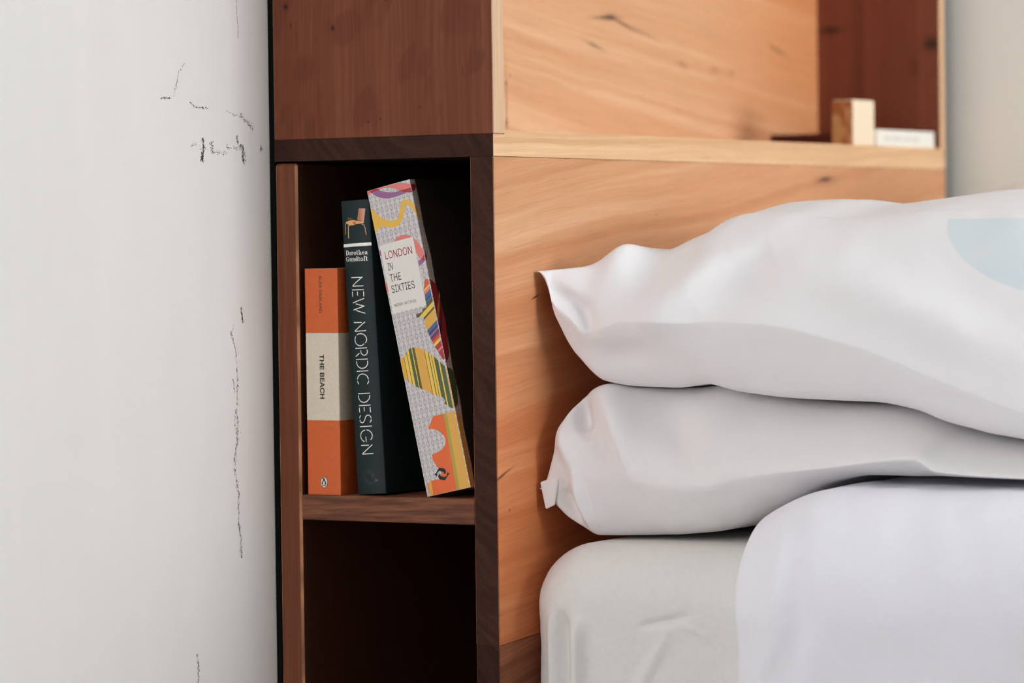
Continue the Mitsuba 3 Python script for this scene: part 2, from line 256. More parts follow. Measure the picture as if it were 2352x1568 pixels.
def case(w, depth, bulge, board, spine):
    s = np.linspace(0, w, 17); bow = bulge * (1 - (2 * s / w - 1) ** 2)
    r = 0.9
    outer = Polygon([(0, depth)] + list(zip(s, -bow)) + [(w, depth)]).buffer(-r).buffer(r, quad_segs=4)
    inner = Polygon([(board, depth + 5)] + [(x, spine - b) for x, b in zip(np.linspace(board, w - board, 15), bulge * (1 - (2 * np.linspace(board, w - board, 15) / w - 1) ** 2))] + [(w - board, depth + 5)])
    return outer.difference(inner), inner.intersection(rect(0, -20, w, depth - 4))
def words(text, length, height, bold=False):
    """Flat lettering as polygons, reading along +x, capitals height mm tall, length mm long."""
    m = meshkit.text_mesh(text, 1.0, 0.01, bold); v = m.vertices
    lo, hi = v[:, 0].min(), v[:, 0].max(); f = m.faces[np.abs(m.face_normals[:, 2] - 1) < 1e-3]
    vv = np.column_stack([(v[:, 0] - lo) / (hi - lo) * length, v[:, 1] * height])
    return unary_union([Polygon(vv[t]).buffer(0.002) for t in f])
def down(poly, s, t): return affinity.translate(affinity.rotate(poly, -90, origin=(0, 0)), s, t)      # reads from head to foot
def put(poly, s, t, ang=0): return affinity.translate(affinity.rotate(poly, ang, origin=(0, 0)), s, t)
def strokes(lines, w, cap='flat'): return unary_union([LineString(l).buffer(w / 2, cap_style=cap, join_style='round') for l in lines])
def P(pts): return Polygon(pts).buffer(0)
def rounded(pts, r=0.8): return P(pts).buffer(r).buffer(-2 * r).buffer(r)

LONDON_ART = {
    'salmon_a': [(-2.2,278.1),(2.5,277.9),(3.8,274.3),(-2.0,271.9)],
    'maroon_a': [(2.5,277.9),(10.8,277.9),(13.7,274.7),(8.3,274.7),(5.5,274.1),(3.8,274.3)],
    'salmon_b': [(10.8,277.9),(35.8,276.1),(41.5,274.3),(45.9,272.4),(46.0,268.6),(45.1,269.1),(33.5,269.4),(31.2,271.3),(27.6,273.3),(21.2,275.1),(16.4,275.4),(13.7,274.7)],
    'purple_a': [(4.8,274.1),(8.4,275.0),(13.5,274.7),(15.8,272.9),(22.2,270.5),(28.7,269.1),(33.5,269.3),(37.3,267.8),(41.0,266.1),(35.3,265.4),(29.8,265.0),(21.6,265.1),(14.5,267.1),(9.6,269.7),(6.7,272.3)],
    'maroon_b': [(33.5,269.4),(45.5,269.3),(45.5,265.0),(41.0,266.1),(37.2,267.6)],
    'yellow_squiggle': [(-2.0,263.2),(3.5,258.4),(8.2,252.1),(13.3,247.7),(19.0,245.5),(24.3,244.8),(28.4,247.3),(30.6,253.2),(32.5,257.9),(35.5,260.4),(39.0,260.6),(42.0,258.9),(44.9,255.3),(46.5,251.8),(46.2,244.9),(43.5,249.6),(40.8,253.9),(38.5,255.5),(36.2,254.7),(34.4,249.9),(32.2,244.7),(28.2,241.0),(22.2,238.6),(15.8,240.4),(9.4,242.5),(4.3,241.3),(0.9,238.6),(-1.4,235.7),(-2.1,236.1)],
    'label': [(2.2,227.5),(38.1,225.6),(37.9,162.7),(2.5,165.4)],
    'salmon_c': [(18.4,226.8),(21.4,229.3),(25.8,230.6),(30.5,230.3),(35.5,228.3),(38.9,225.5),(42.5,220.3),(45.0,214.0),(45.5,208.7),(42.1,205.7),(39.4,208.6),(38.6,212.6),(21.8,219.3)],
    'maroon_c': [(42.1,205.7),(45.5,208.7),(45.2,203.3),(42.8,204.4)],
    'purple_c': [(38.6,204.5),(42.1,205.7),(43.1,204.3),(45.2,203.2),(42.1,201.4),(38.4,199.9)],
    'purple_d': [(-1.8,224.1),(2.1,222.1),(2.3,216.8),(-1.7,220.2)],
    'salmon_d': [(-1.8,191.7),(2.3,193.4),(2.8,185.4),(-1.6,183.2)],
    'striped': [(41.8,187.7),(44.9,187.1),(45.6,110.9),(43.4,115.4),(38.3,127.7),(35.6,136.2),(33.9,143.0),(33.0,153.6),(32.5,155.3),(25.7,156.4),(26.4,159.5),(32.6,159.7),(33.8,162.7),(38.1,163.1),(38.6,179.2)],
    'blob': [(-1.0,124.0),(4.5,124.9),(8.8,129.2),(13.2,131.4),(18.3,131.0),(23.5,129.2),(29.2,125.2),(35.4,119.5),(40.5,113.2),(44.7,108.3),(45.4,90.2),(45.4,70.7),(43.8,71.0),(39.7,73.8),(36.7,76.9),(38.4,79.3),(36.1,82.6),(31.0,84.8),(21.2,91.3),(11.3,97.3),(-0.5,107.8)],
    'orange': [(22.9,68.3),(21.1,65.6),(18.3,61.8),(15.3,59.4),(16.3,58.4),(21.8,56.7),(26.7,53.7),(29.7,49.8),(31.1,45.4),(29.3,41.1),(25.3,37.9),(20.2,36.2),(14.1,35.7),(14.1,30.7),(15.0,27.8),(17.5,23.2),(19.4,20.9),(19.8,17.4),(16.3,13.1),(11.6,13.3),(8.0,13.0),(4.9,11.9),(3.0,12.0),(3.7,0.0),(32.0,-1.1),(34.0,68.0)],
    'yellow_strip': [(4.3,11.7),(7.7,12.4),(7.2,0.0),(3.8,0.1)],
    'olive': [(34.0,68.0),(37.2,68.1),(35.2,-1.0),(32.0,-1.1)],
    'yellow_bottom': [(37.2,68.1),(45.2,68.4),(45.1,-1.3),(35.2,-1.0)],
    'dolphin': [(12.7,18.1),(14.8,18.9),(16.2,20.4),(18.2,22.2),(18.5,22.8),(21.1,22.2),(23.5,21.3),(24.8,19.8),(25.1,18.1),(24.4,16.9),(23.3,15.9),(22.8,17.2),(22.1,18.2),(20.4,19.3),(18.6,19.8),(16.9,19.5),(15.9,18.6),(15.3,17.3),(15.1,15.7),(14.5,16.9)],
}
NORDIC_ART = {
    'bar': [(-0.4,223.9),(29.9,223.3),(29.7,220.6),(-0.4,221.0)],
    'chair_back': [(20.4,254.4),(26.3,253.7),(24.1,240.8),(22.2,242.6),(18.1,243.9)],
    'chair_seat': [(4.8,242.7),(7.7,243.8),(13.2,244.4),(24.1,242.0),(24.1,240.9),(16.5,240.5),(14.9,240.3),(9.1,240.3),(6.5,241.2)],
    'chair_arm': [(7.2,247.0),(12.7,246.3),(13.3,245.1),(7.7,244.8)],
    'chair_block': [(13.8,243.0),(16.9,242.8),(16.5,240.1),(13.6,240.7)],
    'chair_leg1': [(5.2,242.1),(4.1,237.8),(3.3,231.8)],
    'chair_leg2': [(14.9,240.2),(9.4,240.2),(8.2,239.2),(7.6,234.3),(7.5,228.3)],
    'chair_leg3': [(22.0,240.2),(24.2,239.4),(25.1,235.9),(25.7,230.1)],
}
NORDIC_STROKES = [[(8.0,193.3),(18.8,193.0)],[(20.0,193.3),(8.9,185.8)],[(8.9,185.6),(20.5,185.3)],[(7.9,182.3),(20.7,181.9)],[(8.3,180.8),(8.4,176.2)],[(14.1,180.5),(14.0,176.9)],[(20.3,180.4),(20.3,175.9)],[(20.5,174.1),(8.2,170.6)],[(11.5,169.7),(20.3,167.2)],[(20.3,167.2),(8.4,164.3)],[(11.4,163.9),(20.6,160.8)],[(8.0,153.2),(16.8,152.9)],[(20.1,153.3),(8.6,145.5)],[(8.6,145.3),(20.5,145.4)],[(10.5,142.0),(12.4,142.9),(15.1,143.0),(18.1,142.1),(20.0,140.1),(20.7,137.7),(20.2,135.9),(19.1,134.5)],[(9.2,140.8),(8.2,138.8),(8.2,136.2),(9.5,134.0),(11.7,132.6),(14.0,132.2),(16.3,132.7),(17.9,133.8)],[(8.0,130.1),(20.4,130.1)],[(20.3,128.5),(20.6,126.2),(19.6,124.3),(17.5,123.4),(15.4,124.2),(14.1,125.9),(14.0,128.3)],[(12.4,125.7),(8.0,123.0)],[(8.0,120.2),(20.6,120.1)],[(8.3,118.8),(8.6,116.2),(10.1,113.8),(13.0,112.1),(16.1,112.1),(18.8,113.4),(20.3,115.9),(20.3,118.6)],[(8.0,109.6),(20.5,109.7)],[(8.2,102.4),(9.1,104.7),(11.1,106.4),(13.8,107.1),(16.8,106.6),(19.0,104.9),(20.3,102.1)],[(8.2,100.9),(8.9,99.2),(9.7,98.0)],[(20.4,100.8),(19.8,99.3),(18.8,97.8)],[(8.0,89.6),(20.6,89.7)],[(8.3,88.2),(8.6,85.4),(10.6,82.7),(13.9,81.6),(17.4,82.4),(19.9,84.9),(20.5,88.0)],[(8.2,79.0),(20.7,79.1)],[(8.5,77.3),(8.7,72.8)],[(14.0,77.4),(14.0,73.9)],[(20.1,77.2),(20.2,72.7)],[(9.7,70.3),(8.7,69.2),(8.2,67.7)],[(8.3,66.2),(9.1,64.4),(10.9,63.5),(12.8,64.3),(14.1,66.5),(15.0,68.7),(16.4,70.1),(18.5,70.2),(20.0,69.0),(20.6,67.3)],[(20.6,66.4),(20.2,64.9),(19.0,63.7)],[(8.1,60.2),(20.7,60.4)],[(13.6,57.0),(10.3,56.0),(8.4,53.5),(8.3,50.6),(9.7,48.2),(12.3,46.7)],[(15.1,57.2),(17.9,56.5),(20.1,54.3),(20.7,52.0),(20.1,49.6),(18.7,48.2)],[(14.0,51.2),(14.2,46.4)],[(8.2,43.5),(16.7,43.5)],[(20.1,43.7),(8.9,35.7)],[(8.9,35.7),(20.7,35.9)]]
BEACH_ART = {
    'penguin': [(15.7,14.6),(17.1,14.9),(18.2,14.4),(18.4,13.1),(19.4,11.3),(19.8,10.3),(19.3,9.6),(18.7,8.2),(18.9,7.7),(17.8,8.1),(17.0,8.1),(16.3,7.5),(16.0,8.3),(15.4,9.5),(15.0,10.4),(15.8,11.9),(16.9,13.4),(16.7,14.1)],
    'belly': [(17.5,13.0),(18.5,10.6),(18.3,8.9),(17.4,8.4),(16.4,8.8),(16.2,10.6)],
}


C_SALMON, C_MAROON, C_PURPLE = srgb(222, 122, 116), srgb(165, 50, 58), srgb(148, 96, 142)
C_YELLOW, C_GOLD, C_GREEN, C_OLIVE = srgb(226, 180, 78), srgb(222, 168, 76), srgb(78, 94, 58), srgb(176, 158, 66)
for k, c in dict(salmon=C_SALMON, maroon=C_MAROON, purple=C_PURPLE, yellow=C_YELLOW, gold=C_GOLD, green=C_GREEN, olive=C_OLIVE, orange=srgb(226, 104, 52), bright=srgb(232, 196, 84), blue=srgb(70, 98, 140),
                 navy=srgb(44, 52, 92), red=srgb(206, 92, 62), darkolive=srgb(92, 86, 46), inkblack=srgb(24, 24, 22), inkred=srgb(140, 32, 32), cream=srgb(226, 219, 206), chalk=srgb(236, 232, 224),
                 slateink=srgb(22, 30, 31), oak=srgb(220, 168, 110), teak=srgb(178, 108, 58), walnut=srgb(96, 62, 44), umber=srgb(70, 26, 18), labelwhite=srgb(226, 221, 213)).items():
    scene['print_' + k] = satin(c, 0.32, 0.45)
scene['paper'] = matte((0.70, 0.63, 0.48))

lon = Book(thing('book', 'thick leaning paperback with a patterned white spine reading LONDON IN THE SIXTIES', 'book'), 0.010, 0.0783, 0.5423, 12.2, 46.0, 276.8, 0.0012)
nor = Book(thing('book', 'slim dark slate-green hardback reading NEW NORDIC DESIGN between two other books', 'book'), 0.0135, 0.1529, 0.5428, 3.0, 29.8, 261.8, 0.0035)
bea = Book(thing('book', 'small orange and cream paperback reading THE BEACH at the left end of the niche', 'book'), 0.004, 0.2002, 0.5422, 0.12, 35.0, 202.2, 0.0)
for b in (lon, nor, bea): b.bulge *= 1000
ca, sa = math.cos(lon.a), math.sin(lon.a)
def london_paper(p, n, uv):
    dy, dz = (lon.y - p.y) * 1000, (p.z - lon.z) * 1000
    s, t = dy * ca + dz * sa, -dy * sa + dz * ca
    s = dr.select(dr.abs(n.x) > 0.5, s, (p.x - lon.x) * 1000 + lon.w)
    ps, pt = 4.9, 7.3
    u, v = s / ps - 0.02, (t + 0.0 * s) / pt + 0.29
    fs, ft = (u - dr.floor(u) - 0.5) * ps, (v - dr.floor(v) - 0.5) * pt
    d = dr.abs(fs) / 2.45 + dr.abs(ft) / 3.65
    ring = smoothstep(0.70, 0.76, d) * (1 - smoothstep(0.90, 0.96, d)) * smoothstep(0.35, 0.6, dr.abs(ft))
    dots = (1 - smoothstep(0.5, 0.62, d)) * smoothstep(0.45, 0.6, noise(s * 2.6, t * 2.6, 1.0))
    c = mix((0.62, 0.58, 0.57), (0.30, 0.28, 0.28), 0.55 * dots)
    c = mix(c, (0.075, 0.073, 0.075), 0.8 * ring)
    edge = 7.0 + 4.0 * noise(t / 26.0, 3.0, 1.0)                       # past its edge the front cover turns dark
    return mix(c, (0.022, 0.021, 0.020), dr.select(dr.abs(n.x) > 0.5, 0.0, smoothstep(edge - 1, edge + 1, s - lon.w)))
scene['london_cover'] = satin(mikit.proc(london_paper), 0.3, 0.45)
scene['nordic_cover'] = satin((0.016, 0.027, 0.028), 0.5, 0.15)
def beach_cover(p, n, uv):
    t = (p.z - bea.z) * 1000
    band = smoothstep(66.6, 66.9, t) * (1 - smoothstep(144.6, 144.9, t))
    return mix((0.60, 0.112, 0.024), (0.66, 0.58, 0.46), band) * (0.95 + 0.1 * noise(p.y * 900, p.z * 900, 1.0))
scene['beach_cover'] = satin(mikit.proc(beach_cover), 0.35, 0.4)

# the leaning book and its printed spine
cv, pg = case(lon.w, 175, 1.2, 0.8, 0.8)
lon.plate(cv, 0, lon.t, 'london_cover', 'cover'); lon.plate(pg, 0.3, lon.t - 0.3, 'paper', 'page_block')
A = LONDON_ART
for k, mat, layer in (('salmon_a', 'salmon', 1), ('salmon_b', 'salmon', 1), ('purple_a', 'purple', 1), ('maroon_a', 'maroon', 2), ('maroon_b', 'maroon', 2), ('yellow_squiggle', 'yellow', 1), ('salmon_c', 'salmon', 1),
                      ('maroon_c', 'maroon', 2), ('purple_c', 'purple', 1), ('purple_d', 'purple', 1), ('salmon_d', 'salmon', 1), ('orange', 'orange', 1), ('yellow_strip', 'gold', 2), ('olive', 'olive', 2), ('yellow_bottom', 'gold', 2)):
    q = P(A[k])
    if k == 'yellow_squiggle': q = q.buffer(0.9).buffer(-0.9)
    if k in ('yellow_strip', 'olive', 'yellow_bottom', 'orange'): q = q.union(affinity.translate(q, 0, -1.0)) if k != 'orange' else q
    lon.print(q, 'print_' + mat, 'spine_print', layer)
lab_ = rect(2.3, 164.6, 38.1, 226.6)
lon.print(lab_, 'print_labelwhite', 'title_panel', 3, 'white title panel')
st = P(A['striped']).difference(lab_); nx, ny = -9.3 / 17.25, 14.5 / 17.25
QS = [nx * a + ny * b for a, b in [(40.5, 195.6), (38.5, 178.9), (38.0, 176.9), (37.2, 173.5), (36.1, 168.5), (35.8, 167.4), (35.1, 164.3), (34.1, 160.1), (32.8, 154.8), (32.3, 152.5), (29.4, 140.2), (28.4, 135.7), (27.8, 133.5), (27.1, 130.4), (26.7, 128.5), (25.9, 125.1), (25.1, 122.0), (24.3, 118.6), (23.0, 112.9), (22.4, 110.6), (19.8, 99.1)]]
SC = ['red', 'bright', 'salmon', 'blue', 'navy', 'blue', 'darkolive', 'bright', 'darkolive', 'gold', 'blue', 'navy', 'purple', 'navy', 'maroon', 'red', 'bright', 'maroon', 'salmon', 'maroon']
for q0, q1, c in zip(QS, QS[1:], SC):
    a, b = np.array([nx, ny]), np.array([ny, -nx])
    band_ = Polygon([a * q0 - b * 300, a * q0 + b * 300, a * q1 + b * 300, a * q1 - b * 300])
    lon.print(st.intersection(band_), 'print_' + c, 'spine_print', 1)
bl = rounded(A['blob'], 0.7)
lon.print(bl, 'print_gold', 'spine_print', 1)
for s0, s1, c in ((4.5, 4.9, 'inkblack'), (4.9, 8.1, 'bright'), (8.1, 8.7, 'darkolive'), (8.7, 11.3, 'bright'), (11.3, 14.4, 'green'), (14.4, 15.2, 'bright'), (15.2, 17.7, 'darkolive'), (27.0, 27.4, 'inkblack'), (27.4, 30.4, 'bright'),
                  (30.4, 31.1, 'darkolive'), (31.1, 33.0, 'bright'), (33.0, 33.5, 'darkolive'), (33.5, 35.3, 'bright'), (35.3, 39.0, 'green'), (39.0, 40.3, 'bright'), (40.3, 44.2, 'green')):
    lon.print(bl.intersection(rect(s0, 0, s1, 300)), 'print_' + c, 'spine_print', 2)
dol = P(A['dolphin']).union(affinity.rotate(P(A['dolphin']), 180, origin=(20.6, 16.8)))
dol = dol.union(Polygon([(12.2, 17.6), (14.9, 18.6), (14.9, 17.4), (14.4, 15.4), (13.9, 17.0)]))
lon.print(dol, 'print_inkblack', 'emblem', 3, 'black emblem of two circling dolphins')
lon.print(put(words('LONDON', 28.6, 6.8), 6.0, 213.3, -2.0), 'print_inkred', 'lettering', 4, 'dark red word LONDON')
for txt, s, t, ln, h, an in (('IN', 6.5, 203.0, 5.3, 6.6, -2), ('THE', 6.5, 192.9, 11.9, 6.6, -2), ('SIXTIES', 5.9, 182.8, 24.6, 6.7, -1.5), ('RAINER  METZGER', 5.5, 170.4, 23.6, 2.5, -1.5)):
    lon.print(put(words(txt, ln, h), s, t, an), 'print_inkblack', 'lettering', 4)
for poly, c in ((rect(0.2, 0.3, 6, 67), 'gold'), (Polygon([(0.2, 70.5), (7, 75), (11, 95), (8, 105), (0.2, 108)]), 'green'), (Polygon([(0.2, 111), (8, 118), (13, 150), (9, 182), (0.2, 187)]), 'maroon'),
                (Polygon([(0.2, 140), (9, 160), (12, 168), (12, 164), (0.2, 131)]), 'navy'), (Polygon([(0.2, 155), (10, 172), (12, 176), (12, 171), (0.2, 147)]), 'gold'),
                (Polygon([(0.2, 203), (3, 206), (3, 212), (0.2, 208)]), 'maroon'), (Polygon([(0.2, 246), (4, 240), (6, 243), (4, 250), (0.2, 254)]), 'gold'), (Polygon([(0.2, 266), (5, 267), (9, 271), (5, 273), (0.2, 272)]), 'maroon')):
    lon.on_cover(poly, 'print_' + c, 'cover_print')

# the slate-green hardback
cv, pg = case(nor.w, 192, 3.5, 2.6, 2.2)
nor.plate(cv, 0, nor.t, 'nordic_cover', 'cover'); nor.plate(pg, 3.5, nor.t - 3.5, 'paper', 'page_block')
N_ = NORDIC_ART
for k, c, lay in (('chair_back', 'teak', 2), ('chair_seat', 'oak', 1), ('chair_arm', 'walnut', 2), ('chair_block', 'teak', 3)):
    nor.print(P(N_[k]), 'print_' + c, 'chair_picture', lay, 'printed picture of a bent-wood chair' if k == 'chair_seat' else None)
for k, w in (('chair_leg1', 0.6), ('chair_leg2', 0.95), ('chair_leg3', 0.55)):
    nor.print(strokes([N_[k]], w, 'flat'), 'print_oak' if k != 'chair_leg3' else 'print_teak', 'chair_picture', 1)
nor.print(rect(0.1, 220.7, 29.7, 223.5), 'print_chalk', 'white_bar', 1)
nor.print(strokes(NORDIC_STROKES, 0.78), 'print_chalk', 'title_lettering', 1, 'thin white stencil letters NEW NORDIC DESIGN')

def didone(text, length, height):
    """Upright bookface capitals and small letters with thick stems and hairlines, from ellipses and bars."""
    H, X, st, ha = 1.0, 0.66, 0.17, 0.055
    def bar(x0, x1, y0, y1): return rect(x0, y0, x1, y1)
    def ell(cx, cy, rx, ry): return affinity.scale(Point(cx, cy).buffer(1, quad_segs=16), rx, ry)
    def serif(x, y): return bar(x - 0.08, x + st + 0.08, y, y + ha)
    def ringo(w, h, cy): return ell(w / 2, cy, w / 2, h / 2).difference(ell(w / 2, cy, w / 2 - st * 0.95, h / 2 - ha))
    g = {}
    g['D'] = (unary_union([bar(0.06, 0.06 + st, 0, H), bar(0, 0.45, 0, ha), bar(0, 0.45, H - ha, H), ell(0.4, H / 2, 0.42, H / 2).difference(ell(0.36, H / 2, 0.27, H / 2 - ha)).intersection(bar(0.34, 2, 0, H))]), 0.86)
    G = ell(0.42, H / 2, 0.42, H / 2).difference(ell(0.46, H / 2, 0.28, H / 2 - ha)).difference(bar(0.52, 2, 0.42, 0.72))
    g['G'] = (unary_union([G.difference(bar(0.62, 2, 0.0, 0.42)), bar(0.60, 0.60 + st, 0.04, 0.42), bar(0.5, 0.88, 0.40, 0.40 + ha), bar(0.74, 0.79, 0.64, H)]), 0.92)
    g['o'] = (ringo(0.60, X, X / 2), 0.66)
    g['r'] = (unary_union([bar(0.08, 0.08 + st, 0, X), serif(0.08, 0), bar(0, 0.2, X - ha, X), ell(0.42, X - 0.10, 0.10, 0.10)]), 0.56)
    g['t'] = (unary_union([bar(0.08, 0.08 + st, 0.03, 0.88), bar(0, 0.40, X - ha, X), bar(0.12, 0.42, 0, ha)]), 0.46)
    arch = lambda x: unary_union([ell(x + 0.21, X - 0.20, 0.21, 0.20).difference(ell(x + 0.17, X - 0.22, 0.16, 0.165)).intersection(bar(x, x + 1, X - 0.2, 2)), bar(x + 0.42 - st, x + 0.42, 0, X - 0.2)])
    g['h'] = (unary_union([bar(0.08, 0.08 + st, 0, H), serif(0.08, 0), serif(0.44, 0), bar(0, 0.2, H - ha, H), arch(0.19)]), 0.74)
    g['n'] = (unary_union([bar(0.08, 0.08 + st, 0, X), serif(0.08, 0), serif(0.44, 0), bar(0, 0.2, X - ha, X), arch(0.19)]), 0.74)
    g['u'] = (affinity.rotate(g['n'][0], 180, origin=(0.35, X / 2)), 0.74)
    g['e'] = (unary_union([ringo(0.54, X, X / 2).difference(bar(0.30, 1, 0.16, 0.36)), bar(0.1, 0.52, 0.34, 0.34 + ha)]), 0.60)
    g['a'] = (unary_union([bar(0.30, 0.30 + st, 0.03, 0.52), ell(0.25, 0.50, 0.22, 0.16).difference(ell(0.21, 0.48, 0.12, 0.11)).intersection(bar(0, 1, 0.48, 1)), ell(0.20, 0.19, 0.20, 0.19).difference(ell(0.24, 0.19, 0.10, 0.14)), bar(0.38, 0.56, 0, ha)]), 0.62)
    g['d'] = (unary_union([ringo(0.52, X, X / 2).difference(bar(0.42, 1, 0, X)), bar(0.38, 0.38 + st, 0, H), bar(0.30, 0.5, H - ha, H), bar(0.45, 0.63, 0, ha)]), 0.70)
    g['f'] = (unary_union([bar(0.08, 0.08 + st, 0, 0.88), serif(0.08, 0), bar(0, 0.38, X - ha, X), ell(0.28, 0.84, 0.20, 0.16).difference(ell(0.34, 0.82, 0.14, 0.12)).intersection(bar(0, 1, 0.84, 2)), ell(0.42, 0.88, 0.07, 0.07)]), 0.42)
    x, out = 0, []
    for ch in text:
        out.append(affinity.translate(g[ch][0], x, 0)); x += g[ch][1] + 0.03
    return affinity.scale(unary_union(out), length / x, height, origin=(0, 0))
nor.print(put(didone('Dorothea', 23.4, 4.3), 3.0, 213.4, -1), 'print_chalk', 'author_lettering', 1, 'white serif author name')
nor.print(put(didone('Gundtoft', 23.4, 4.3), 2.8, 207.8, -1), 'print_chalk', 'author_lettering', 1)
d2 = affinity.translate(affinity.rotate(affinity.scale(dol, 1.22, 1.22, origin=(20.6, 16.8)), -12, origin=(20.6, 16.8)), 14.8 - 20.6, 14.9 - 16.8)
nor.print(d2, 'print_slateink', 'emblem', 1, 'dark emblem of two circling dolphins')

# the small orange paperback
cv, pg = case(bea.w, 128, 0, 0.5, 0.5)
bea.plate(cv, 0, bea.t, 'beach_cover', 'cover'); bea.plate(pg, 0.2, bea.t + 0.15, 'paper', 'page_block')
bea.print(down(words('ALEX GARLAND', 33.4, 2.9).buffer(0.06), 15.2, 196.1), 'print_umber', 'author_lettering', 1)
bea.print(down(words('THE BEACH', 39.6, 4.4, True).buffer(0.07), 14.95, 125.6), 'print_inkblack', 'title_lettering', 1, 'bold black title lettering')
ov = affinity.scale(Point(17.5, 11.1).buffer(1, quad_segs=24), 3.75, 4.9)
em = bea.print(ov, 'print_inkblack', 'emblem', 1, 'black and cream oval emblem with a penguin')
bea.print(affinity.scale(ov, 0.88, 0.91), 'print_cream', 'emblem_oval', 2)
bea.print(P(BEACH_ART['penguin']).buffer(0.15), 'print_inkblack', 'emblem_bird', 3)
bea.print(P(BEACH_ART['belly']).buffer(-0.05), 'print_cream', 'emblem_bird', 4)

# ------------------------------------------------------------------ things on the ledge
def box_side(p, n, uv):
    pic = smoothstep(0.42, 0.6, fbm(p.y * 90, p.z * 70, 3.0, octaves=2))
    return mix((0.42, 0.15, 0.05), (0.62, 0.36, 0.16), pic)
scene['box_side'] = satin(mikit.proc(box_side), 0.35, 0.4)
scene['box_cream'] = satin((0.84, 0.70, 0.52), 0.4, 0.3)
scene['white_card'] = satin((0.82, 0.80, 0.72), 0.45, 0.3)
scene['grey_ink'] = satin((0.66, 0.65, 0.58), 0.45, 0.3)
scene['maroon_cloth'] = satin((0.10, 0.022, 0.018), 0.6, 0.2)
bx = thing('small_box', 'small upright cream box with a brown printed side at the right of the ledge', 'box')
z0 = LEDGE + 0.0002
pr = Polygon([(0.750, 0.004), (0.804, 0.004), (0.804, 0.030), (0.750, 0.030)]).buffer(-0.004).buffer(0.004, quad_segs=5)
mm = trimesh.creation.extrude_polygon(pr, 0.0465, engine='earcut'); mm.apply_translation((0, 0, z0)); obj('body', mm, 'box_cream', bx, smooth=30)
mm = trimesh.creation.extrude_polygon(pr.buffer(-0.001), 0.0010, engine='earcut'); mm.apply_translation((0, 0, z0 + 0.0466)); obj('lid', mm, 'box_cream', bx, smooth=30)
obj('side_print', box(0.7494, 0.7499, 0.0055, 0.0290, z0 + 0.0006, z0 + 0.0462), 'box_side', bx, label='brown printed side')
fb = thing('carton', 'flat white carton with pale grey lettering lying beside the small cream box', 'box')
pr = rect(0.8050, 0.002, 0.9555, 0.0300).buffer(-0.0015).buffer(0.0015, quad_segs=4)
mm = trimesh.creation.extrude_polygon(pr, 0.0176, engine='earcut'); mm.apply_translation((0, 0, z0)); obj('body', mm, 'white_card', fb, smooth=30)
for a, c in ((0.822, 0.838), (0.842, 0.866), (0.872, 0.889), (0.893, 0.912)):
    obj('front_print', box(a, c, 0.0016, 0.0019, z0 + 0.0062, z0 + 0.0106), 'grey_ink', fb)
mbk = thing('book', 'dark maroon book lying flat at the back of the ledge behind the small box', 'book')
obj('cover', join(box(0.845, 0.962, 0.060, 0.146, z0, z0 + 0.0018), box(0.845, 0.962, 0.060, 0.146, z0 + 0.0142, z0 + 0.016), box(0.845, 0.847, 0.060, 0.146, z0, z0 + 0.016)), 'maroon_cloth', mbk)
obj('page_block', box(0.8472, 0.960, 0.063, 0.143, z0 + 0.0019, z0 + 0.0141), 'paper', mbk)

# ------------------------------------------------------------------ bed
def poly_dist(y, z, pts):
    best = np.full(np.shape(y), 9.0); tt = np.zeros(np.shape(y)); n = len(pts) - 1
    for k in range(n):
        a, b = np.array(pts[k]), np.array(pts[k + 1]); d = b - a
        t = np.clip(((y - a[0]) * d[0] + (z - a[1]) * d[1]) / (d @ d), 0, 1)
        r = np.hypot(y - a[0] - t * d[0], z - a[1] - t * d[1]); m = r < best
        best = np.where(m, r, best); tt = np.where(m, (k + t) / n, tt)
    return best, tt
def ridge(y, z, pts, w, amp, taper=True):
    r, t = poly_dist(y, z, pts)
    return amp * np.exp(-(r / w) ** 2) * (np.sin(np.pi * np.clip(0.12 + 0.76 * t, 0, 1)) if taper else 1)
def vnormals(v, q):
    f = np.vstack([q[:, [0, 1, 2]], q[:, [0, 2, 3]]]); n = np.zeros_like(v)
    fn = np.cross(v[f[:, 1]] - v[f[:, 0]], v[f[:, 2]] - v[f[:, 0]])
    for k in range(3): np.add.at(n, f[:, k], fn)
    return n / (np.linalg.norm(n, axis=1, keepdims=True) + 1e-12)

